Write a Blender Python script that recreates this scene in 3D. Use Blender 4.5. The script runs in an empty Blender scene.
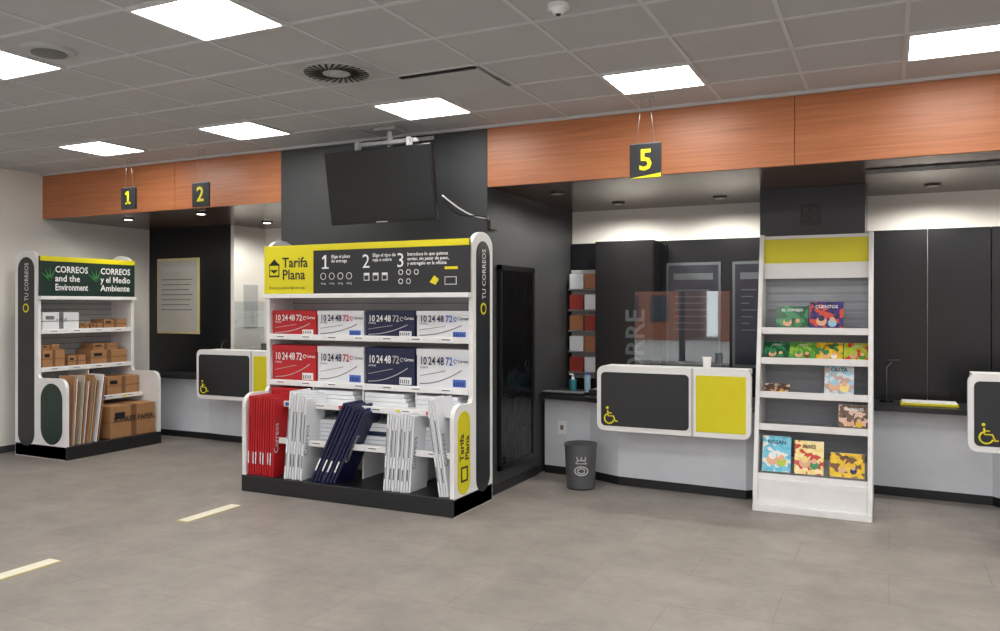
import bpy, bmesh, math, random
from mathutils import Matrix, Vector
random.seed(7)
scene = bpy.context.scene
try:
    scene.view_settings.view_transform = 'Standard'
    scene.view_settings.look = 'None'
except Exception as e:
    print(e)

# ---------------------------------------------------------------- materials
def lin(c):
    c = c/255.0
    return c/12.92 if c <= 0.04045 else ((c+0.055)/1.055)**2.4
def rgb(t): return (lin(t[0]), lin(t[1]), lin(t[2]), 1)
MC = {}
def mat(name, col, rough=0.5, var=0.06, scale=8.0, metal=0.0, emit=0.0, bump=0.0, bscale=60, stretch=(1,1,1), spec=None):
    if name in MC: return MC[name]
    m = bpy.data.materials.new(name); m.use_nodes = True
    nt = m.node_tree; N = nt.nodes; L = nt.links
    p = N['Principled BSDF']
    tc = N.new('ShaderNodeTexCoord'); mp = N.new('ShaderNodeMapping'); mp.inputs['Scale'].default_value = stretch
    L.new(tc.outputs['Object'], mp.inputs['Vector'])
    nz = N.new('ShaderNodeTexNoise'); nz.inputs['Scale'].default_value = scale; nz.inputs['Detail'].default_value = 4
    L.new(mp.outputs[0], nz.inputs['Vector'])
    cr = N.new('ShaderNodeValToRGB')
    c = rgb(col)
    cr.color_ramp.elements[0].color = (c[0]*(1-var), c[1]*(1-var), c[2]*(1-var), 1)
    cr.color_ramp.elements[1].color = (min(1, c[0]*(1+var)), min(1, c[1]*(1+var)), min(1, c[2]*(1+var)), 1)
    cr.color_ramp.elements[0].position = .3; cr.color_ramp.elements[1].position = .7
    L.new(nz.outputs['Fac'], cr.inputs[0]); L.new(cr.outputs[0], p.inputs['Base Color'])
    p.inputs['Roughness'].default_value = rough; p.inputs['Metallic'].default_value = metal
    if spec is not None: p.inputs['Specular IOR Level'].default_value = spec
    if emit:
        p.inputs['Emission Color'].default_value = c; p.inputs['Emission Strength'].default_value = emit
    if bump:
        n2 = N.new('ShaderNodeTexNoise'); n2.inputs['Scale'].default_value = bscale; n2.inputs['Detail'].default_value = 3
        L.new(mp.outputs[0], n2.inputs['Vector'])
        bp = N.new('ShaderNodeBump'); bp.inputs['Strength'].default_value = bump; bp.inputs['Distance'].default_value = .01
        L.new(n2.outputs['Fac'], bp.inputs['Height']); L.new(bp.outputs[0], p.inputs['Normal'])
    MC[name] = m
    return m
def ramp_mat(name, cols, scale=6, rough=.35, kind='voronoi', stretch=(1,1,1)):
    if name in MC: return MC[name]
    m = bpy.data.materials.new(name); m.use_nodes = True
    nt = m.node_tree; N = nt.nodes; L = nt.links; p = N['Principled BSDF']
    tc = N.new('ShaderNodeTexCoord'); mp = N.new('ShaderNodeMapping'); mp.inputs['Scale'].default_value = stretch
    L.new(tc.outputs['Object'], mp.inputs['Vector'])
    if kind == 'voronoi':
        v = N.new('ShaderNodeTexVoronoi'); v.inputs['Scale'].default_value = scale
        L.new(mp.outputs[0], v.inputs['Vector'])
        sp = N.new('ShaderNodeSeparateColor'); L.new(v.outputs['Color'], sp.inputs[0]); out = sp.outputs[0]
    else:
        v = N.new('ShaderNodeTexNoise'); v.inputs['Scale'].default_value = scale; v.inputs['Detail'].default_value = 6
        L.new(mp.outputs[0], v.inputs['Vector']); out = v.outputs['Fac']
    cr = N.new('ShaderNodeValToRGB'); e = cr.color_ramp.elements
    n = len(cols)
    if kind == 'voronoi':
        cr.color_ramp.interpolation = 'CONSTANT'
        pos = [i/n for i in range(n)]
    else:
        pos = [.3+.4*i/(n-1) for i in range(n)]
    while len(e) < n: e.new(.5)
    for i in range(n): e[i].position = pos[i]
    for i in range(n): e[i].color = rgb(cols[i])
    L.new(out, cr.inputs[0]); L.new(cr.outputs[0], p.inputs['Base Color'])
    p.inputs['Roughness'].default_value = rough
    MC[name] = m
    return m

WHITE = mat('white_laminate', (230, 230, 230), .35, .02)
WALLW = mat('white_paint', (226, 223, 217), .8, .02, 3, bump=.05, bscale=200)
DARK = mat('anthracite_paint', (56, 58, 60), .55, .05, 3)
DARKP = mat('anthracite_panel', (36, 39, 43), .35, .05, 5)
BLACKW = mat('black_partition', (13, 15, 19), .3, .08, 3)
BLK = mat('black_plastic', (14, 14, 16), .35, .05)
BASEB = mat('black_plinth', (26, 27, 30), .4, .05)
YEL = mat('yellow_laminate', (216, 206, 20), .4, .02)
YEL2 = mat('yellow_print', (222, 212, 20), .45, .02)
GREEN = mat('green_header', (16, 44, 36), .4, .04)
RED = mat('red_card', (186, 26, 34), .45, .05)
WCARD = mat('white_card', (224, 227, 231), .5, .03)
BLUE = mat('navy_card', (20, 28, 66), .4, .06)
KRAFT = mat('kraft_card', (164, 120, 80), .75, .08, 14)
KRAFTD = mat('kraft_card_tape', (118, 82, 52), .6, .08, 14)
METAL = mat('brushed_metal', (170, 172, 175), .3, .05, metal=.9)
GREYP = mat('grey_plastic', (110, 112, 114), .5, .05)
BIN = mat('bin_grey', (84, 86, 90), .45, .05)
LGREY = mat('light_grey_metal', (180, 181, 182), .5, .03)
SLAT = mat('slat_grey', (150, 156, 162), .45, .04)
INKG = mat('grey_ink', (90, 96, 100), .5, .03)
TXTW = mat('white_ink', (235, 235, 235), .5, .01)
TXTB = mat('black_ink', (20, 22, 26), .5, .01)
SCREEN = mat('tv_screen', (8, 9, 11), .18, .03)
GLOSSB = mat('black_film', (7, 7, 8), .18, .1, 10, bump=.9, bscale=9)
BASEW = mat('counter_base_white', (214, 219, 226), .4, .03)
GOLD = mat('gold_frame', (206, 190, 136), .35, .05)
PAPER = mat('poster_paper', (178, 175, 168), .5, .06, 5)
DPOST = mat('dark_poster', (44, 48, 58), .2, .25, 4)
TEAL = mat('teal_plastic', (40, 120, 130), .3, .05)
PINK = mat('red_tag', (200, 60, 70), .5, .02)
CYAN = mat('blue_tag', (60, 100, 190), .5, .02)
LIGHT = mat('led_panel', (255, 252, 248), .4, 0, emit=18.5)
SPOT = mat('spot_glow', (255, 250, 240), .4, 0, emit=6)
TILE = mat('ceiling_tile', (186, 186, 188), .9, .03, 2, bump=.15, bscale=300)
GRID = mat('ceiling_grid', (204, 204, 206), .5, .02)
SOFF = mat('soffit_laminate', (84, 64, 54), .22, .1, 4, stretch=(1, 8, 1))
STRIPC = mat('strip_cream', (226, 222, 204), .6, .03)
STRIPY = mat('strip_yellow', (200, 184, 90), .6, .05)

def wood():
    m = bpy.data.materials.new('cherry_wood'); m.use_nodes = True
    nt = m.node_tree; N = nt.nodes; L = nt.links; p = N['Principled BSDF']
    tc = N.new('ShaderNodeTexCoord'); mp = N.new('ShaderNodeMapping'); mp.inputs['Scale'].default_value = (.5, 1, 16)
    L.new(tc.outputs['Object'], mp.inputs[0])
    n1 = N.new('ShaderNodeTexNoise'); n1.inputs['Scale'].default_value = 3.5; n1.inputs['Detail'].default_value = 8; n1.inputs['Distortion'].default_value = .6
    L.new(mp.outputs[0], n1.inputs['Vector'])
    cr = N.new('ShaderNodeValToRGB'); e = cr.color_ramp.elements
    e[0].position = .25; e[0].color = rgb((162, 97, 60)); e[1].position = .75; e[1].color = rgb((192, 123, 80))
    L.new(n1.outputs['Fac'], cr.inputs[0]); L.new(cr.outputs[0], p.inputs['Base Color']); p.inputs['Roughness'].default_value = .4
    return m
WOOD = wood()
def floor_mat():
    m = bpy.data.materials.new('vinyl_floor'); m.use_nodes = True
    nt = m.node_tree; N = nt.nodes; L = nt.links; p = N['Principled BSDF']
    tc = N.new('ShaderNodeTexCoord')
    n1 = N.new('ShaderNodeTexNoise'); n1.inputs['Scale'].default_value = 2.6; n1.inputs['Detail'].default_value = 12; n1.inputs['Roughness'].default_value = .75
    L.new(tc.outputs['Object'], n1.inputs['Vector'])
    cr = N.new('ShaderNodeValToRGB'); e = cr.color_ramp.elements
    e[0].position = .3; e[0].color = rgb((124, 118, 112)); e[1].position = .7; e[1].color = rgb((156, 149, 142))
    L.new(n1.outputs['Fac'], cr.inputs[0])
    br = N.new('ShaderNodeTexBrick'); br.inputs['Scale'].default_value = 1.0; br.inputs['Brick Width'].default_value = 1.0; br.inputs['Row Height'].default_value = .5
    br.inputs['Mortar Size'].default_value = .004; br.inputs['Mortar Smooth'].default_value = .3
    br.inputs['Color1'].default_value = (1, 1, 1, 1); br.inputs['Color2'].default_value = (.96, .96, .96, 1); br.inputs['Mortar'].default_value = (.8, .8, .8, 1)
    L.new(tc.outputs['Object'], br.inputs['Vector'])
    mx = N.new('ShaderNodeMix'); mx.data_type = 'RGBA'; mx.blend_type = 'MULTIPLY'; mx.inputs[0].default_value = 1
    L.new(cr.outputs[0], mx.inputs[6]); L.new(br.outputs['Color'], mx.inputs[7]); L.new(mx.outputs[2], p.inputs['Base Color'])
    p.inputs['Roughness'].default_value = .48
    bp = N.new('ShaderNodeBump'); bp.inputs['Strength'].default_value = .12; bp.inputs['Distance'].default_value = .01
    n2 = N.new('ShaderNodeTexNoise'); n2.inputs['Scale'].default_value = 40; L.new(tc.outputs['Object'], n2.inputs['Vector'])
    L.new(n2.outputs['Fac'], bp.inputs['Height']); L.new(bp.outputs[0], p.inputs['Normal'])
    return m
FLOOR = floor_mat()
def glass_mat():
    m = bpy.data.materials.new('clear_acrylic'); m.use_nodes = True
    nt = m.node_tree; N = nt.nodes; L = nt.links
    for n in list(N):
        if n.type != 'OUTPUT_MATERIAL': N.remove(n)
    out = [n for n in N if n.type == 'OUTPUT_MATERIAL'][0]
    t = N.new('ShaderNodeBsdfTransparent'); t.inputs[0].default_value = (.93, .96, .97, 1)
    g = N.new('ShaderNodeBsdfGlossy'); g.inputs['Roughness'].default_value = .02
    mx = N.new('ShaderNodeMixShader'); mx.inputs[0].default_value = .10
    L.new(t.outputs[0], mx.inputs[1]); L.new(g.outputs[0], mx.inputs[2]); L.new(mx.outputs[0], out.inputs[0])
    return m
GLASS = glass_mat()

# ---------------------------------------------------------------- builder
TC = {}
def text_mesh(s, bold=False):
    k = (s, bold)
    if k in TC: return TC[k]
    cu = bpy.data.curves.new('t', 'FONT'); cu.body = s; cu.size = 1; cu.align_x = 'LEFT'; cu.resolution_u = 2
    if bold: cu.offset = .018
    ob = bpy.data.objects.new('t', cu); scene.collection.objects.link(ob)
    bpy.context.view_layer.update()
    dg = bpy.context.evaluated_depsgraph_get()
    me = bpy.data.meshes.new_from_object(ob.evaluated_get(dg))
    w = max([v.co.x for v in me.vertices] or [0])
    bpy.data.objects.remove(ob)
    TC[k] = (me, w)
    return TC[k]

def rrect(x0, x1, z0, z1, r, n=8):
    pts = []
    for cx, cz, a in ((x1-r, z0+r, -90), (x1-r, z1-r, 0), (x0+r, z1-r, 90), (x0+r, z0+r, 180)):
        for i in range(n+1):
            t = math.radians(a+90*i/n); pts.append((cx+r*math.cos(t), cz+r*math.sin(t)))
    return pts

class B:
    def __init__(s): s.bm = bmesh.new(); s.mats = []
    def mi(s, m):
        if m not in s.mats: s.mats.append(m)
        return s.mats.index(m)
    def merge(s, t, m, M=None, smooth=False):
        if M is not None: t.transform(M)
        i = s.mi(m)
        for f in t.faces: f.material_index = i; f.smooth = smooth
        me = bpy.data.meshes.new('tmp'); t.to_mesh(me); t.free()
        s.bm.from_mesh(me); bpy.data.meshes.remove(me)
    def box(s, x0, x1, y0, y1, z0, z1, m, bev=.002, M=None):
        t = bmesh.new(); bmesh.ops.create_cube(t, size=1)
        for v in t.verts:
            v.co = Vector(((x0+x1)/2+v.co.x*(x1-x0), (y0+y1)/2+v.co.y*(y1-y0), (z0+z1)/2+v.co.z*(z1-z0)))
        bev = min(bev, .3*min(abs(x1-x0), abs(y1-y0), abs(z1-z0)))
        if bev > 0: bmesh.ops.bevel(t, geom=t.edges[:], offset=bev, segments=1, affect='EDGES')
        s.merge(t, m, M)
    def prism(s, pts, ax, a0, a1, m, M=None):
        t = bmesh.new()
        def P(p, a):
            return {'y': (p[0], a, p[1]), 'x': (a, p[0], p[1]), 'z': (p[0], p[1], a)}[ax]
        v0 = [t.verts.new(P(p, a0)) for p in pts]; v1 = [t.verts.new(P(p, a1)) for p in pts]
        t.faces.new(v0); t.faces.new(v1[::-1])
        n = len(pts)
        for i in range(n): t.faces.new((v0[i], v1[i], v1[(i+1) % n], v0[(i+1) % n]))
        bmesh.ops.recalc_face_normals(t, faces=t.faces[:])
        s.merge(t, m, M)
    def cyl(s, c, r, h, m, r2=None, seg=32, M=None, axis='z'):
        t = bmesh.new(); bmesh.ops.create_cone(t, cap_ends=True, segments=seg, radius1=r, radius2=r if r2 is None else r2, depth=h)
        R = Matrix.Identity(4)
        if axis == 'y': R = Matrix.Rotation(math.pi/2, 4, 'X')
        if axis == 'x': R = Matrix.Rotation(math.pi/2, 4, 'Y')
        X = Matrix.Translation(Vector(c)) @ R
        if M is not None: X = M @ X
        s.merge(t, m, X)
    def tube(s, pts, r, m, seg=8, M=None):
        t = bmesh.new(); pts = [Vector(p) for p in pts]; rings = []
        for i, p in enumerate(pts):
            d = (pts[min(i+1, len(pts)-1)]-pts[max(i-1, 0)]).normalized()
            u = d.orthogonal().normalized() if i == 0 else (u-d*u.dot(d)).normalized()
            w = d.cross(u)
            rings.append([t.verts.new(p+u*r*math.cos(2*math.pi*k/seg)+w*r*math.sin(2*math.pi*k/seg)) for k in range(seg)])
        for a, b in zip(rings, rings[1:]):
            for k in range(seg): t.faces.new((a[k], a[(k+1) % seg], b[(k+1) % seg], b[k]))
        t.faces.new(rings[0][::-1]); t.faces.new(rings[-1])
        bmesh.ops.recalc_face_normals(t, faces=t.faces[:])
        s.merge(t, m, M, smooth=True)
    def text(s, st, x, y, z, size, m, face='front', ang=0, align='l', bold=False, maxw=None, M=None):
        me, w = text_mesh(st, bold)
        t = bmesh.new(); t.from_mesh(me)
        sx = size
        if maxw and w*size > maxw: sx = maxw/w
        off = {'l': 0, 'c': -w/2, 'r': -w}[align]
        F = Matrix.Rotation(math.pi/2, 4, 'X')
        if face == 'right': F = Matrix.Rotation(math.pi/2, 4, 'Z') @ F
        if face == 'left': F = Matrix.Rotation(-math.pi/2, 4, 'Z') @ F
        X = Matrix.Translation((x, y, z)) @ F @ Matrix.Rotation(math.radians(ang), 4, 'Z') @ Matrix.Diagonal((sx, size, 1, 1)) @ Matrix.Translation((off, 0, 0))
        if M is not None: X = M @ X
        s.merge(t, m, X)
    def wheelchair(s, x, y, z, k, m):
        r = .045*k
        P = lambda q: [(x+a*k, y, z+b*k) for a, b in q]
        s.cyl((x+.22*k, y, z+.92*k), .085*k, .004, m, axis='y', seg=16)
        s.tube(P([(.24, .75), (.27, .42), (.6, .42), (.74, .1), (.88, .13)]), r, m)
        s.tube(P([(.26, .6), (.5, .6)]), r*.8, m)
        s.tube(P([(.34+.3*math.cos(math.radians(a)), .26+.3*math.sin(math.radians(a))) for a in range(115, 345, 12)]), r, m)
    def finish(s, name, loc=(0, 0, 0), rz=0):
        me = bpy.data.meshes.new(name); s.bm.to_mesh(me); s.bm.free()
        for m in s.mats: me.materials.append(m)
        ob = bpy.data.objects.new(name, me); scene.collection.objects.link(ob)
        ob.location = loc; ob.rotation_euler = (0, 0, rz)
        return ob

CZ = 2.906; SZ = 2.43; YF = 5.62; YB = 7.5; XL = -8.15; XR = 5.0; YR = -3.0
# ---------------------------------------------------------------- room shell
b = B(); b.box(XL-.1, XR+.1, YR-.1, YB+.1, -.1, 0, FLOOR, 0); b.finish('floor')
b = B(); b.box(XL-.1, XR+.1, YR-.1, YB+.1, CZ, CZ+.1, TILE, 0)
k = -3.25
while k > XL: k -= .555
while k < XR:
    if k > XL: b.box(k-.011, k+.011, YR, YF-.002, CZ-.006, CZ, GRID, 0)
    k += .555
k = 4.65
while k > YR: k -= .5
while k < YF-.05:
    if k > YR: b.box(XL, XR, k-.011, k+.011, CZ-.0065, CZ, GRID, 0)
    k += .5
b.box(XL, XR, YF-.03, YF-.002, CZ-.02, CZ, GRID, 0)
b.box(-2.70, -2.19, 4.165, 4.2, CZ-.012, CZ-.001, BLK, 0)
M = Matrix.Translation((-2.44, 4.2, CZ-.012)) @ Matrix.Rotation(math.radians(-1.2), 4, 'X')
b.box(-.27, .27, 0, .44, -.004, .004, TILE, 0, M=M)
b.finish('ceiling')
b = B(); b.box(XL-.1, XL, YR, YB, 0, CZ, WALLW, 0); b.finish('wall_left')
b = B(); b.box(XL, XR, YB, YB+.1, 0, CZ, WALLW, 0); b.finish('wall_back')
b = B(); b.box(XR, XR+.1, YR, YB, 0, CZ, WALLW, 0); b.finish('wall_right')
b = B(); b.box(XL, XR, YR-.1, YR, 0, .3, WALLW, 0); b.box(XL, XR, YR-.1, YR, 2.7, CZ, WALLW, 0); b.finish('wall_front')
for i in range(6):
    b = B(); x0 = XL+i*(XR-XL)/6; x1 = XL+(i+1)*(XR-XL)/6
    b.box(x0, x0+.06, YR-.08, YR-.02, .3, 2.7, DARK); b.box(x1-.06, x1, YR-.08, YR-.02, .3, 2.7, DARK)
    b.box(x0+.06, x1-.06, YR-.08, YR-.02, .3, .36, DARK); b.box(x0+.06, x1-.06, YR-.08, YR-.02, 2.64, 2.7, DARK)
    b.finish('window_%d' % (i+1))
b = B(); b.box(XL, XL+.015, YR, 7.0, 0, .07, DARK); b.finish('baseboard_left')
# column
b = B(); b.box(-4.887, -2.828, YF, YB, 0, CZ, DARK, .001); b.box(-4.9, -2.815, YF-.012, 6.6, 0, .07, BASEB)
b.finish('wall_column')
for i, (x0, x1) in enumerate(((XL, -6.2), (-6.196, -4.89), (-2.826, -.562), (-.558, 1.9), (1.904, XR))):
    b = B(); b.box(x0, x1, YF, YF+.03, SZ, CZ-.02, WOOD, .001); b.finish('trim_%d' % (i+1))
b = B()
b.box(XL, -4.89, YF+.03, YB, SZ, SZ+.03, SOFF, 0); b.box(-2.826, XR, YF+.03, YB, SZ, SZ+.03, SOFF, 0)
b.box(-.15, 1.9, 6.0, 6.2, SZ-.006, SZ, BLK)
for i in range(20): b.box(-.13+i*.1, -.08+i*.1, 6.01, 6.19, SZ-.010, SZ-.004, GREYP, 0)
b.finish('ceiling_soffit')
# dark back panelling
b = B()
b.box(XL, -6.83, 7.0, YB, 0, SZ, BLACKW); b.finish('wall_partition')
b = B()
b.box(-6.83, -6.78, 7.0, YB, 0, SZ, WALLW)
b.box(-6.779, -6.77, 7.15, 7.38, 1.25, 1.75, LGREY); b.finish('wall_side')
b = B()
b.box(-6.78, -4.89, 7.44, YB, 0, 1.05, BLACKW)
b.box(-6.35, -4.89, 7.43, YB, 1.05, SZ, DARK); b.finish('wall_partition')
b = B()
x = -2.82
for w in (.96, .93): 
    b.box(x, x+w-.006, 7.44, YB, 0, 2.11, BLACKW); x += w
b.finish('wall_partition')
b = B()
x = -.16
while x < XR-.1:
    b.box(x, min(x+.44, XR), 7.44, YB, 0, 2.13, BLACKW); x += .446
b.finish('wall_partition')
b = B(); b.box(-2.47, -1.916, 7.15, 7.435, 0, 2.1, BLACKW, .004); b.box(-2.46, -1.93, 7.144, 7.152, .75, 2.09, BLK)
b.text('CORRE', -2.0, 7.14, .66, .25, INKG, ang=90, bold=True)
b.finish('office_cabinet')
b = B(); b.box(-.93, -.165, 6.70, YB, 0, SZ, DARKP, .002)
b.box(-.62, -.48, 6.69, 6.70, 2.13, 2.29, BLK)
for px in (-.605, -.545):
    for pz in (2.15, 2.225): b.box(px, px+.045, 6.684, 6.69, pz, pz+.05, DARK, .002)
b.finish('wall_pillar')

# ---------------------------------------------------------------- ceiling fittings
for X in (-6.57, -4.91, -3.25, -1.585, .08, 1.74, 3.4):
    for Y in (4.65, 2.65, .65, -1.35):
        b = B(); x1 = X+.555; y1 = Y+.5
        b.box(X+.01, x1-.01, Y+.01, y1-.01, -.010, -.005, LIGHT, 0)
        for q in ((X, X+.02, Y, y1), (x1-.02, x1, Y, y1), (X+.02, x1-.02, Y, Y+.02), (X+.02, x1-.02, y1-.02, y1)):
            b.box(*q, -.014, 0, GRID, 0)
        for v in b.bm.verts: v.co.x -= X+.2775; v.co.y -= Y+.25
        b.finish('ceiling_light_panel', (X+.2775, Y+.25, CZ))
def diffuser(x, y, r, n=28):
    b = B(); b.box(-.27, .27, -.24, .24, -.009, -.001, LGREY)
    b.cyl((0, 0, -.013), r, .012, LGREY, seg=48)
    for i in range(n):
        M = Matrix.Rotation(2*math.pi*i/n, 4, 'Z') @ Matrix.Translation((r*.65, 0, -.0205)) @ Matrix.Rotation(.35, 4, 'Z')
        b.box(-r*.27, r*.27, -r*.035, r*.035, -.002, .002, BLK, 0, M=M)
    b.cyl((0, 0, -.022), r*.2, .012, LGREY)
    b.finish('ceiling_air_diffuser', (x, y, CZ))
diffuser(-2.97, 3.9, .21); diffuser(-6.85, 3.9, .2)
b = B(); b.cyl((0, 0, -.01), .13, .02, LGREY, r2=.14); b.cyl((0, 0, -.022), .09, .006, GREYP); b.finish('ceiling_speaker', (-4.15, 2.9, CZ))
b = B(); b.cyl((0, 0, -.01), .05, .02, WHITE); b.cyl((0, 0, -.03), .025, .03, WHITE, r2=.04); b.cyl((0, 0, -.047), .012, .006, BLK); b.finish('smoke_detector', (-1.39, 3.5, CZ))
for i, (x, y) in enumerate(((-7.3, 6.0), (-6.2, 5.95), (-6.2, 6.9), (-2.45, 6.15), (-1.3, 7.0), (-2.2, 7.0), (.3, 7.0), (-5.4, 6.4), (1.3, 7.0), (2.6, 7.0), (.9, 5.85))):
    b = B(); b.cyl((0, 0, -.006), .06, .012, BLK, seg=28); b.cyl((0, 0, -.013), .038, .004, SPOT if x < -5 else LGREY, seg=24)
    ob = b.finish('recessed_downlight', (x, y, SZ))
    ld = bpy.data.lights.new('downlight_lamp', 'SPOT'); ld.energy = 45 if y > 6.8 else 18; ld.spot_size = math.radians(170); ld.spot_blend = .5; ld.shadow_soft_size = .04
    ld.color = (1, .95, .87)
    lo = bpy.data.objects.new('lamp', ld); scene.collection.objects.link(lo); lo.parent = ob; lo.location = (0, 0, -.03)

# hanging number signs
def numsign(n, x, z, w=.2):
    b = B()
    b.box(-w/2, w/2, -.012, .012, -w*.53, w*.53, DARKP, .003)
    if n == '1':
        b.box(-w*.05, w*.07, -.0145, -.0125, -w*.28, w*.36, YEL2, 0)
        b.prism([(-w*.05, w*.36), (-w*.05, w*.22), (-w*.17, w*.17), (-w*.17, w*.27)], 'y', -.0145, -.0125, YEL2)
        b.box(-w*.17, w*.19, -.0145, -.0125, -w*.28, -w*.19, YEL2, 0)
    else:
        b.text(n, 0, -.0135, -w*.28, w*.92, YEL2, align='c', bold=True)
    if n == '5':
        b.prism([(-w*.5, -w*.53), (w*.5, -w*.53), (w*.5, -w*.40)], 'y', -.0135, -.0125, YEL2)
    b.box(-w*.46, w*.46, -.006, .006, w*.53, w*.53+.008, METAL)
    h = CZ-z
    b.tube([(-w*.3, 0, w*.53), (-w*.12, 0, h)], .0018, METAL, 6); b.tube([(w*.3, 0, w*.53), (w*.12, 0, h)], .0018, METAL, 6)
    b.box(-w*.25, w*.25, -.01, .01, h-.012, h-.0005, LGREY)
    b.finish('hanging_number_sign', (x, 5.3, z))
numsign('1', -6.44, 2.51, .19); numsign('2', -5.52, 2.49, .2); numsign('5', -1.475, 2.475, .215)

# television
b = B(); M = Matrix.Translation((-3.545, 5.2, 2.43)) @ Matrix.Rotation(math.radians(10), 4, 'X')
b.box(-.49, .49, -.02, .025, -.285, .285, BLK, .006, M=M); b.box(-.478, .478, -.023, -.019, -.265, .273, SCREEN, 0, M=M)
b.box(-.3, .3, .025, .06, -.2, .2, BLK, .01, M=M); b.box(-.05, .05, -.024, -.02, -.28, -.272, LGREY, 0, M=M)
b.cyl((-3.56, 5.36, 2.7), .022, .4, LGREY); b.box(-3.66, -3.46, 5.28, 5.44, 2.88, CZ-.001, LGREY)
b.box(-3.62, -3.5, 5.26, 5.38, 2.4, 2.55, BLK)
for q in (-3.82, -3.34): b.box(q, q+.03, 5.25, 5.30, 2.3, 2.80, LGREY)
b.box(-3.85, -3.28, 5.30, 5.34, 2.77, 2.80, LGREY)
b.box(-3.88, -3.30, YF-.022, YF-.013, 2.84, 2.87, LGREY)
pts = []
for i in range(15):
    t = i/14; pts.append((-3.05+t*.23, 5.3+.32*t, 2.34-.28*math.sin(math.pi*t*.55)*.55-.0*t))
b.tube(pts, .006, WHITE)
b.tube([(p[0], p[1]-.01, p[2]-.02-.03*math.sin(i*.4)) for i, p in enumerate(pts)], .005, BLK)
b.box(-2.827, -2.80, 5.62, 5.75, 2.10, 2.17, BLK)
b.finish('ceiling_mounted_television')
b = B(); b.box(-2.826, -2.80, 5.80, 6.46, .19, 1.83, GLOSSB, .006)
for z in (.19, 1.8): b.box(-2.826, -2.79, 5.79, 6.47, z-.012, z+.03, BLK)
for y in (5.79, 6.44): b.box(-2.826, -2.79, y, y+.03, .19, 1.83, BLK)
b.finish('film_covered_panel')

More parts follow.
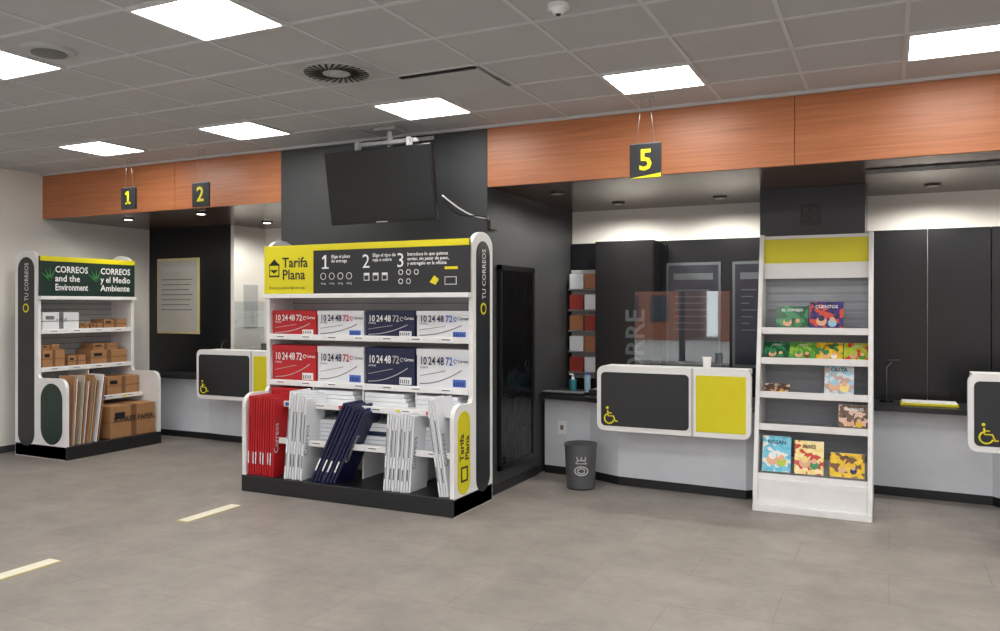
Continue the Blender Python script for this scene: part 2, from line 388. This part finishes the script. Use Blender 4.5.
# ---------------------------------------------------------------- display stands
def side_profile(D, dl, low=.79, top=2.06):
    p = [(D, 0), (0, 0)]
    r = .10
    p += [(0, low-r)] + [(r-r*math.cos(t), low-r+r*math.sin(t)) for t in [math.radians(a) for a in range(15, 91, 15)]]
    p += [(dl-.02, low-.005), (dl, low+.03)]
    w = (D-dl)/2; cy = dl+w
    p += [(cy-w*math.cos(math.radians(a)), top-.11+.11*math.sin(math.radians(a))) for a in range(0, 181, 12)]
    return p
def stand(name, W, D, dl, header, lowcol, lows, loc, rz):
    b = B(); T = .035
    prof = side_profile(D, dl)
    b.prism(prof, 'x', 0, T, WHITE); b.prism(prof, 'x', W-T, W, WHITE)
    for (x0, x1, f) in ((-.004, 0, 'left'), (W, W+.004, 'right')):
        b.prism(rrect(dl+.05, D-.05, .10, 1.99, (D-dl-.1)/2), 'x', x0, x1, DARKP)
        b.prism(rrect(.05, dl-.05, .14, .74, (dl-.1)/2), 'x', x0, x1, lowcol)
        xx = -.006 if f == 'left' else W+.006
        b.text('TU CORREOS', xx, dl+.05+(D-dl-.1)*(.66 if f == 'right' else .34), 1.55, .085, TXTW, face=f, ang=90, maxw=.38)
        b.cyl(((x0+x1)/2+(.001 if f == 'right' else -.001), (dl+D)/2, 1.48), .045, .006, YEL2, axis='x')
        b.cyl(((x0+x1)/2+(.002 if f == 'right' else -.002), (dl+D)/2, 1.48), .030, .006, DARKP, axis='x')
        if lowcol is YEL:
            b.text('Tarifa', xx, dl/2-.01, .38, .085, TXTB, face=f, ang=90, bold=True)
            b.text('Plana', xx, dl/2+.07, .38, .085, TXTB, face=f, ang=90, bold=True)
            b.box(xx-.001, xx+.001, dl/2-.05, dl/2+.05, .23, .34, TXTB, 0); b.box(xx, xx+.002, dl/2-.035, dl/2+.03, .245, .325, YEL, 0)
    b.box(T, W-T, D-.03, D, .1, 1.62, LGREY)
    for z in [.5+.06*i for i in range(18)]: b.box(T, W-T, D-.034, D-.03, z, z+.006, GREYP, 0)
    b.box(0.0, W, -.01, D, 0, .13, BASEB, .004)
    # header
    b.box(T, W-T, dl-.0, D-.02, 1.575, 1.6, WHITE)
    b.box(T-.03, W-T+.02, dl-.03, dl-.005, 1.60, 2.0, DARKP if header != 'green' else GREEN)
    b.box(T-.03, W-T+.02, dl-.034, dl-.004, 1.95 , 2.0, YEL)
    b.box(T-.035, W-T+.025, dl-.05, dl, 1.565, 1.60, WHITE)
    yh = dl-.036
    if header == 'green':
        for sx, l in ((.16, ('CORREOS', 'and the', 'Environment')), (.68, ('CORREOS', 'y el Medio', 'Ambiente'))):
            for i, s_ in enumerate(l): b.text(s_, sx, yh, 1.84-.09*i, .092, TXTW, bold=True, maxw=.37)
            for a in (-50, -25, 0, 25):
                b.prism([(-.012, 0), (.012, 0), (.004, .07), (-.004, .13)], 'y', yh, yh+.003, mat('leaf_green', (60, 130, 70)), M=Matrix.Translation((sx-.05, 0, 1.76)) @ Matrix.Rotation(math.radians(a), 4, 'Y'))
    else:
        b.box(T-.03, .52, dl-.035, dl-.004, 1.602, 1.999, YEL)
        b.text('Tarifa', .2, yh, 1.82, .115, TXTB, bold=True); b.text('Plana', .2, yh, 1.72, .115, TXTB, bold=True)
        b.text('Envios a precio fijo en caja', .06, yh, 1.64, .035, TXTB)
        b.box(.06, .17, yh-.001, yh+.002, 1.74, 1.85, TXTB); b.box(.07, .16, yh-.002, yh, 1.755, 1.835, YEL)
        b.prism([(.07, 1.80), (.16, 1.80), (.115, 1.77)], 'y', yh-.004, yh-.002, TXTB); b.prism([(.06, 1.84), (.17, 1.84), (.115, 1.89)], 'y', yh-.001, yh+.002, TXTB)
        for x, n, ls in ((.60, '1', ('Elige el plazo', 'de entrega')), (1.0, '2', ('Elige el tipo de', 'caja o sobre')), (1.32, '3', ('Introduce lo que quieras', 'enviar, sin pasar de peso,', 'y entregalo en la oficina'))):
            if n == '1':
                b.box(x+.035, x+.05, yh+.001, yh+.004, 1.80, 1.91, TXTW, 0); b.prism([(x+.035, 1.91), (x+.035, 1.89), (x+.012, 1.875), (x+.012, 1.89)], 'y', yh+.001, yh+.004, TXTW)
                b.box(x+.01, x+.075, yh+.001, yh+.004, 1.80, 1.812, TXTW, 0)
            else:
                b.text(n, x, yh+.003, 1.80, .155, TXTW, bold=False)
            for i, s_ in enumerate(ls): b.text(s_, x+.1, yh+.003, 1.885-.035*i, .036, TXTW, bold=True)
        for k in range(4):
            b.tube([(.62+k*.085+.026*math.cos(a*.524), yh+.004, 1.74+.026*math.sin(a*.524)) for a in range(13)], .0025, TXTW, 5)
            b.text('0,0 kg', .597+k*.085, yh+.004, 1.675, .02, TXTW)
        for k in range(3):
            b.box(1.02+k*.085, 1.07+k*.085, yh, yh+.004, 1.70, 1.76, TXTW, 0); b.box(1.025+k*.085, 1.065+k*.085, yh-.001, yh+.002, 1.705, 1.74, DARKP, 0)
        for k in range(5): b.tube([(1.36+(k % 3)*.07+.02*math.cos(a), yh+.004, 1.76-.07*(k//3)+.02*math.sin(a)) for a in range(7)], .003, TXTW, 5)
        b.prism([(1.62, 1.68), (1.67, 1.66), (1.70, 1.70), (1.66, 1.73)], 'y', yh, yh+.004, YEL2)
        b.box(1.75, 1.86, yh+.001, yh+.004, 1.775, 1.795, YEL2, 0); b.box(1.75, 1.85, yh+.001, yh+.004, 1.66, 1.72, TXTW, 0); b.box(1.755, 1.845, yh, yh+.003, 1.665, 1.715, DARKP, 0)
    # shelves
    for z, y0 in [(1.255, dl+.0), (.875, dl+.0)] + lows:
        b.box(T, W-T, y0, D-.03, z-.02, z, WHITE)
        b.box(T, W-T, y0-.014, y0, z-.035, z+.012, WHITE)
        n = int((W-.1)/.24)
        for i in range(n):
            xx = .07+i*(W-.12)/n
            c = [WCARD, PINK, WCARD, CYAN, WCARD, YEL2][(i*2+int(z*10)) % 6]
            b.box(xx, xx+.15, y0-.018, y0-.013, z-.03, z+.008, TXTW, 0)
            b.box(xx+.01, xx+.05, y0-.020, y0-.017, z-.024, z+.002, c, 0)
            b.box(xx+.06, xx+.13, y0-.020, y0-.017, z-.012, z-.006, TXTB, 0)
    for i in range(1, 4 if W > 1.5 else 2):
        b.box(i*(W/4 if W > 1.5 else W/2)-.006, i*(W/4 if W > 1.5 else W/2)+.006, dl, D-.03, .13, .86, WHITE)
    return b.finish(name, loc, rz)
KX, KY = -4.74, 4.985
stand('packaging_display_stand', 1.97, .61, .285, 'tarifa', YEL, [(.72, .14), (.43, .09)], (KX, KY, 0), 0)
LX, LY = -7.18, 5.19
stand('packaging_display_stand', 1.13, .77, .42, 'green', GREEN, [(.55, .25)], (LX, LY, 0), math.pi/2)

# printed mailing boxes: carton body, lid band, hour figures, logo, swoosh and bar code
def pbox(x, z, w, h, base, ink, sw):
    b = B(); d = .20
    b.box(0, w, 0, d, 0, h, base, .003)
    b.box(-.004, w+.004, -.004, d+.004, h*.84, h+.002, base, .003)
    th = .085 if h > .25 else .07
    for k, t in enumerate(('10', '24', '48', '72')):
        b.text(t, .03+k*w*.165, -.006, h*.60, th, ink if k != 3 else sw, bold=True, maxw=w*.135)
    b.text('HORAS', .03, -.006, h*.50, .022, ink)
    b.tube([(w-.115+.014*math.cos(a*.6), -.004, h*.70+.014*math.sin(a*.6)) for a in range(10)], .003, sw, 5)
    b.text('Correos', w-.09, -.006, h*.67, .034, ink, bold=True, maxw=.085)
    b.tube([(w*.06+.8*w*t, -.002, h*.10+h*.38*t*t) for t in [i/10 for i in range(11)]], .0035, GREYP if base is WCARD else LGREY, 5)
    b.tube([(w*.06+.5*w*t, -.002, h*.30+h*.15*t) for t in [i/6 for i in range(7)]], .002, GREYP if base is WCARD else LGREY, 5)
    b.box(w*.70, w*.94, -.003, 0.001, h*.05, h*.24, CYAN if base is WCARD else (WCARD if base is BLUE else TXTW), 0)
    for q in range(5): b.box(w*(.72+.04*q), w*(.735+.04*q), -.004, -.002, h*.08, h*.18, TXTB, 0)
    return b.finish('printed_shipping_box', (KX+x, KY+.31, z))
for i, (c, k, sw) in enumerate(((RED, TXTW, TXTW), (WCARD, BLUE, PINK), (BLUE, TXTW, LGREY), (WCARD, BLUE, CYAN))):
    x = .045+i*.475
    pbox(x, 1.256, .455, .205, c, k, sw); pbox(x, .876, .455, .295, c, k, sw)
    b = B()
    for j in range(3): b.box(0, .40-.02*j, 0, .26, .033*j, .033*j+.03, c if i != 2 else WCARD, .002)
    b.finish('flat_mailer_stack', (KX+x+.02, KY+.27, .721))
    b = B()
    for j in range(5): b.box(0, .40-.01*j, 0, .3, .033*j, .033*j+.03, [WCARD, WCARD, c][j % 3], .002)
    b.finish('flat_mailer_stack', (KX+x+.02, KY+.2, .431))

def slabs(name, X, Y, n, w, h, th, tilt, m, rz=0, inks=True, z=.131, D=.24, drop=0.0):
    b = B()
    for i in range(n):
        hh = h*(1-.015*(i % 3))-drop*i; off = (i % 4)*.006
        M = Matrix.Translation((i*th/math.cos(math.radians(tilt)), off, 0)) @ Matrix.Rotation(math.radians(tilt), 4, 'Y')
        b.box(0, th*.8, 0, D, 0, hh, m, .0015, M=M)
        if inks and i % 2 == 0:
            b.box(th*.15, th*.65, -.002, 0, hh*.15, hh*.30, GREYP if m is WCARD else (TXTW if m is BLUE else WCARD), 0, M=M)
            b.box(th*.2, th*.6, -.002, 0, hh*.45, hh*.8, GREYP if m is WCARD else m, 0, M=M)
        if i == n-1:
            b.text('Correos', th*.8+.002, .05, hh*.3, .07, INKG if m is WCARD else TXTW, face='right', ang=90, M=M)
    zmin = min(v.co.z for v in b.bm.verts)
    b.finish(name, (X, Y, z-zmin), rz)
Y0 = KY+.012
slabs('flat_packed_boxes', KX+.045, Y0, 14, .2, .64, .019, 1.5, RED)
slabs('flat_packed_boxes', KX+.42, Y0, 9, .2, .70, .020, 5, WCARD, drop=.004)
slabs('flat_packed_boxes', KX+.68, Y0, 8, .2, .70, .026, 27, BLUE, drop=.008)
slabs('flat_packed_boxes', KX+1.36, Y0, 12, .2, .58, .019, 4, WCARD)
slabs('flat_packed_boxes', KX+1.84, Y0, 4, .2, .71, .018, -9, WCARD)

# left stand content (local: x along world Y, y toward -X)
def LP(x, y, z): return (LX-y, LY+x, z)
def kbox(x, y, z, w, d, h, m=KRAFT, label=None):
    b = B(); b.box(0, w, 0, d, 0, h, m, .003)
    b.box(-.001, w+.001, -.0015, d, h*.5-.004, h*.5+.004, KRAFTD if m is KRAFT else GREYP, 0)
    b.box(w*.44, w*.56, -.002, d+.001, h*.0, h+.001, KRAFTD if m is KRAFT else GREYP, 0)
    b.box(w*.08, w*.3, -.003, 0, h*.6, h*.8, TXTB if m is KRAFT else GREYP, 0)
    if label: b.text(label, w*.5, -.004, h*.5, h*.22, TXTB, align='c', bold=True, maxw=w*.9)
    b.finish('cardboard_box', LP(x, y, z), math.pi/2)
kbox(.06, .43, 1.256, .40, .25, .18, WCARD, '+ PLUS'); kbox(.50, .46, 1.256, .10, .2, .07); kbox(.62, .46, 1.256, .14, .2, .06); kbox(.78, .46, 1.256, .28, .22, .10)
kbox(.06, .43, .876, .24, .25, .18); kbox(.07, .47, 1.057, .2, .2, .05); kbox(.34, .43, .876, .2, .22, .11); kbox(.6, .43, .876, .44, .25, .15); kbox(.66, .47, 1.027, .3, .2, .07)
kbox(.42, .29, .551, .22, .3, .23); kbox(.68, .28, .551, .40, .3, .19)
kbox(.52, .02, .131, .55, .42, .33, KRAFT, 'BUNKER PAPER')
b = B()
for i in range(11):
    M = Matrix.Translation((i*.030, (i % 3)*.012, 0)) @ Matrix.Rotation(math.radians(3+i*.5), 4, 'Y')
    b.box(0, .010, 0, .23, .0, .68-.03*(i % 3), [KRAFT, WCARD, KRAFT, mat('pale_card', (186, 178, 162), .6)][i % 4], .001, M=M)
zmin = min(v.co.z for v in b.bm.verts)
b.finish('flat_packed_boxes', LP(.07, .015, .131-zmin), math.pi/2)

# ---------------------------------------------------------------- counters
def counter(name, front, back, px0, py, pz=.5):
    b = B()
    poly = front+[(front[-1][0], back), (front[0][0], back)]
    b.prism(poly, 'z', .07, .68, BASEW)
    kick = [(x, y-.004) for x, y in front]+[(front[-1][0], back), (front[0][0], back)]
    b.prism(kick, 'z', 0, .07, BASEB)
    top = [(x, y-.13) for x, y in front]+[(front[-1][0], back), (front[0][0], back)]
    b.prism(top, 'z', .68, .72, DARKP)
    w = 1.2; h = .52; x0 = px0
    b.prism(rrect(x0, x0+w, pz, pz+h, .06), 'y', py, py+.06, WHITE)
    b.prism(rrect(x0+.035, x0+.74, pz+.04, pz+h-.05, .035), 'y', py-.004, py, DARKP)
    b.box(x0+.795, x0+w-.035, py-.004, py, pz+.04, pz+h-.05, YEL)
    b.box(x0+.757, x0+.775, py-.003, py, pz+.0, pz+h, LGREY, 0)
    b.wheelchair(x0+.06, py-.006, pz+.065, .13, YEL2)
    b.box(x0+.03, x0+w-.03, py+.06, py+.28, pz+h-.045, pz+h-.005, WHITE)
    for xx in (x0+.2, x0+w-.2): b.box(xx, xx+.03, py+.06, py+.26, .72, pz+h-.045, LGREY)
    b.box(x0+.1, x0+w-.1, py+.03, py+.42, .60, .68, GREYP)
    return b.finish(name)
counter('service_counter', [(-2.80, 6.72), (-2.35, 6.66), (-2.05, 6.52), (-1.0, 6.45), (-.94, 6.5)], 7.13, -2.126, 6.2)
counter('service_counter', [(-.15, 7.1), (.70, 7.06), (.95, 6.7), (1.8, 6.6), (2.2, 6.9), (4.9, 6.95)], 7.43, .474, 6.2, .53)
counter('service_counter', [(-7.95, 6.72), (-6.9, 6.74), (-6.6, 6.72), (-5.6, 6.7), (-4.9, 6.8)], 6.99, -6.68, 6.35, .515)

def screen(name, x0, x1, y, z0, z1):
    b = B(); b.box(x0, x1, y-.003, y+.003, z0, z1, GLASS, 0)
    for x in (x0+.08, x1-.12): b.box(x, x+.04, y-.06, y+.06, z0-.001, z0+.012, METAL)
    b.finish(name)
screen('acrylic_screen', -1.93, -1.15, 6.6, .722, 1.62)
screen('acrylic_screen', -6.6, -5.5, 6.82, .722, 1.55)

# counter items
b = B(); b.cyl((0, 0, .06), .032, .12, TEAL); b.cyl((0, 0, .128), .015, .02, WHITE); b.cyl((0, 0, .15), .006, .03, WHITE); b.box(-.03, .008, -.008, .008, .158, .17, WHITE); b.finish('hand_sanitizer_bottle', (-2.56, 6.8, .721))
b = B(); b.cyl((0, 0, .08), .028, .16, mat('clear_blue', (150, 180, 200), .2)); b.cyl((0, 0, .17), .012, .03, mat('blue_cap', (50, 90, 170))); b.finish('spray_bottle', (-2.44, 6.85, .721))
b = B(); b.cyl((0, 0, .045), .028, .09, WHITE, r2=.036, seg=24); b.cyl((0, 0, .09), .033, .003, KRAFTD, seg=24); b.finish('paper_cup', (-1.28, 6.36, 1.016))
b = B(); b.box(-.2, .2, -.05, .13, 0, .02, YEL2); b.box(-.19, .19, -.04, .12, .012, .03, WCARD); b.finish('document_tray', (.28, 7.12, .721))
b = B(); b.cyl((0, 0, .01), .05, .02, BLK); b.tube([(0, 0, .02), (0, 0, .28), (.05, -.02, .34)], .006, METAL); b.box(.0, .1, -.05, .01, .33, .345, BLK); b.finish('document_camera', (-.02, 7.25, .721))
b = B(); b.cyl((0, 0, .01), .05, .02, BLK); b.tube([(0, 0, .02), (0, 0, .33), (.06, -.03, .38)], .006, METAL); b.box(.02, .12, -.06, .0, .37, .385, BLK); b.finish('document_camera', (-6.85, 6.88, .721))
b = B(); b.box(-.16, .16, -.09, .09, 0, .05, BLK, .005); b.box(-.12, .12, -.06, .02, .05, .055, LGREY); b.finish('card_terminal', (-2.2, 6.75, .721))
b = B(); b.box(-.2, .2, -.07, .07, 0, .018, BLK, .004)
for r_ in range(4):
    for c_ in range(13): b.box(-.19+c_*.029, -.166+c_*.029, -.06+r_*.03, -.035+r_*.03, .018, .024, GREYP, 0)
b.finish('computer_keyboard', (-2.58, 6.66, .721))

# waste bin
b = B()
b.cyl((0, 0, .185), .115, .35, BIN, r2=.133, seg=48); b.cyl((0, 0, .006), .112, .012, BLK, seg=48)
b.cyl((0, 0, .358), .138, .02, BIN, seg=48); b.cyl((0, 0, .369), .122, .004, BLK, seg=48)
Mb = Matrix.Rotation(math.radians(22), 4, 'Z')
r = .129
def onb(px, pz):
    a = px/r
    return (r*math.sin(a), -r*math.cos(a), pz)
b.tube([onb(.055*math.cos(a*.35)+.0, .16+.035*math.sin(a*.35)) for a in range(19)], .006, LGREY, 6, M=Mb)
b.tube([onb(.03*math.cos(a*.5), .16+.02*math.sin(a*.5)) for a in range(13)], .006, LGREY, 6, M=Mb)
b.tube([onb(-.045, .22), onb(-.03, .245), onb(.03, .245), onb(.045, .22), onb(-.045, .22)], .006, LGREY, 6, M=Mb)
for k in (-.03, 0, .03): b.tube([onb(k, .245), onb(k*1.2, .275)], .006, LGREY, 6, M=Mb)
b.finish('waste_bin', (-2.295, 6.28, 0))

# posters
def poster(x0, x1, y, z0, z1, fm, pm, yellow=False):
    b = B(); b.box(x0, x1, y-.012, y, z0, z1, fm); b.box(x0+.025, x1-.025, y-.016, y-.011, z0+.025, z1-.025, pm, 0)
    b.box(x0+.07, x1-.07, y-.018, y-.015, z1-.16, z1-.1, LGREY if fm is GOLD else INKG, 0)
    for i in range(7): b.box(x0+.08, x1-.1-.03*(i % 3), y-.018, y-.015, z1-.26-.06*i, z1-.25-.06*i, INKG, 0)
    b.finish('framed_poster')
poster(-8.0, -7.31, 6.998, 1.17, 2.07, GOLD, PAPER)
poster(-1.87, -1.37, 7.438, .95, 1.9, INKG, DPOST); poster(-1.27, -.96, 7.438, .95, 1.9, INKG, DPOST)

# brochure rack in the gap
b = B()
b.box(-2.80, -2.48, 7.40, 7.438, .8, 1.85, LGREY)
for i, z in enumerate((.85, 1.05, 1.25, 1.45, 1.65)):
    b.box(-2.80, -2.48, 7.30, 7.40, z, z+.015, METAL)
    for j in range(2):
        b.box(-2.79+j*.155, -2.65+j*.155, 7.32, 7.34, z+.016, z+.16, [mat('brochure_red', (150, 50, 40)), WCARD, mat('brochure_tan', (160, 105, 70))][(i+j) % 3])
b.finish('brochure_rack')

# ---------------------------------------------------------------- book display
BX0, BX1 = -.905, -.105
b = B(); T = .03
prof = [(6.69, 0), (6.15, 0), (6.15, .15), (6.52, 2.05), (6.69, 2.05)]
b.prism(prof, 'x', BX0, BX0+T, WHITE); b.prism(prof, 'x', BX1-T, BX1, WHITE)
i0, i1 = BX0+T, BX1-T
b.box(i0, i1, 6.63, 6.67, .25, 1.72, SLAT)
for k in range(22): b.box(i0, i1, 6.622, 6.631, .30+k*.065, .345+k*.065, SLAT, .002)
b.box(i0, i1, 6.54, 6.56, 1.71, 2.02, WHITE); b.box(i0, i1, 6.535, 6.541, 1.83, 2.015, YEL)
b.box(i0, i1, 6.54, 6.68, 2.02, 2.04, WHITE)
b.box(i0-.03, i1+.03, 6.13, 6.67, 0, .05, WHITE); b.box(i0, i1, 6.17, 6.66, .05, .20, WHITE)
b.prism([(6.17, .20), (6.17, .23), (6.62, .33), (6.62, .20)], 'x', i0, i1, WHITE)
SH = [(1.31, 6.40), (1.085, 6.36), (.835, 6.31), (.60, 6.26)]
for z, y in SH:
    b.box(i0, i1, y, 6.63, z-.018, z-.003, LGREY); b.box(i0, i1, y-.012, y, z-.022, z+.028, WHITE)
b.box(i0, i1, 6.185, 6.2, .23, .27, WHITE)
b.finish('book_display_shelf')
pal = [
 [(30, 90, 60), (24, 80, 54), (60, 140, 90)], [(50, 40, 90), (66, 50, 120), (210, 80, 60)],
 [(90, 160, 60), (80, 150, 60), (150, 190, 70)], [(220, 170, 40), (232, 196, 60), (60, 130, 80)],
 [(150, 200, 220), (210, 214, 220), (190, 160, 150)], [(90, 70, 60), (110, 86, 70), (220, 190, 170)],
 [(90, 190, 220), (120, 200, 226), (230, 230, 225)], [(236, 216, 130), (245, 225, 170), (200, 60, 50)],
 [(235, 200, 40), (226, 186, 30), (120, 80, 40)], [(170, 190, 50), (210, 60, 50), (180, 200, 70)]]
BM = [ramp_mat('book_cover_%d' % i, p, 34, .3) for i, p in enumerate(pal)]
BMN = [mat('book_band_%d' % i, p[(i+2) % 3], .35) for i, p in enumerate(pal)]
def book(x, y, z, w, h, i, lean=14, title=''):
    b = B(); M = Matrix.Rotation(math.radians(-lean), 4, 'X')
    b.box(0, w, 0, .012, 0, h, BM[i], .001, M=M); b.box(.002, w-.003, .001, .011, -.001, h+.001, TXTW, 0, M=M)
    if title: b.text(title, w/2, -.002, h*.78, h*.15, TXTB if i in (3, 7, 8, 4, 6) else TXTW, align='c', bold=True, maxw=w*.85, M=M)
    b.cyl((w*.36, -.0005, h*.34), h*.16, .002, mat('skin_print', (226, 176, 140)), axis='y', seg=20, M=M)
    b.cyl((w*.36, -.001, h*.44), h*.10, .002, BMN[i], axis='y', seg=20, M=M)
    b.cyl((w*.68, -.0005, h*.28), h*.13, .002, BMN[(i+3) % 10], axis='y', seg=20, M=M)
    b.cyl((w*.68, -.001, h*.40), h*.08, .002, MC['skin_print'], axis='y', seg=20, M=M)
    zmin = min(v.co.z for v in b.bm.verts)
    b.finish('picture_book', (x, y, z-zmin-.002))
book(-.78, 6.44, 1.31, .23, .20, 0, 20, 'EL CONEJO'); book(-.54, 6.44, 1.31, .235, .23, 1, 18, 'CUENTOS')
for k, (x, i) in enumerate(((-.868, 0), (-.680, 2), (-.492, 3), (-.302, 9))): book(x, 6.40, 1.085, .184, .175, i, 40, 'LIBRO')
book(-.43, 6.345, .835, .20, .245, 4, 16, 'CASTA'); book(-.86, 6.36, .835, .19, .13, 5, 60, 'MAPA')
book(-.33, 6.29, .60, .20, .19, 5, 16, 'ANIMALES')
book(-.85, 6.215, .28, .20, .26, 6, 16, 'ROSAN'); book(-.625, 6.215, .28, .20, .24, 7, 16, 'BEBES'); book(-.385, 6.215, .28, .23, .17, 8, 16, 'CUENTO')

# floor strips
for y0, y1 in ((4.08, 4.6), (2.6, 3.14), (1.1, 1.64)):
    b = B(); b.box(-.055, .055, y0, y1, 0, .002, STRIPY, 0); b.box(-.045, .045, y0+.008, y1-.008, .001, .004, STRIPC, 0)
    for v in b.bm.verts: v.co.y -= y0
    b.finish('floor_marking_strip', (-4.43, y0, .0005))
b = B(); b.box(-.04, .04, -.006, 0, -.06, .06, WHITE); b.box(-.015, .015, -.009, -.005, -.02, .02, GREYP); b.finish('wall_socket', (-2.62, 6.69, .42))

# street outside the shop windows (seen only in reflections)
b = B(); b.box(-30, 25, -30, YR-.12, -.2, -.1, mat('pavement_grey', (170, 168, 162), .8)); b.finish('ground')
b = B()
for i in range(5):
    x0 = -26+i*9.5
    b.box(x0, x0+8, -29, -24, -.1, 4.5+(i % 3), mat('brick_facade', (150, 92, 70), .8))
    for j in range(5):
        for q in range(2): b.box(x0+.8+j*1.4, x0+1.6+j*1.4, -24, -23.9, .8+q*1.9, 2.0+q*1.9, DPOST)
b.finish('brick_buildings')  # brick buildings opposite, added so the window reflections are not plain white

# ---------------------------------------------------------------- world & camera
w = bpy.data.worlds.new('world'); scene.world = w; w.use_nodes = True
bg = w.node_tree.nodes['Background']; bg.inputs[0].default_value = (.90, .95, 1, 1); bg.inputs[1].default_value = 4.0
cam = bpy.data.cameras.new('camera'); co = bpy.data.objects.new('camera', cam); scene.collection.objects.link(co)
cam.sensor_width = 36; cam.lens = 28.98; cam.shift_y = -.0095; cam.clip_start = .05
co.location = (0, 0, 1.5); co.rotation_euler = (math.pi/2, 0, math.radians(25.8))
scene.camera = co
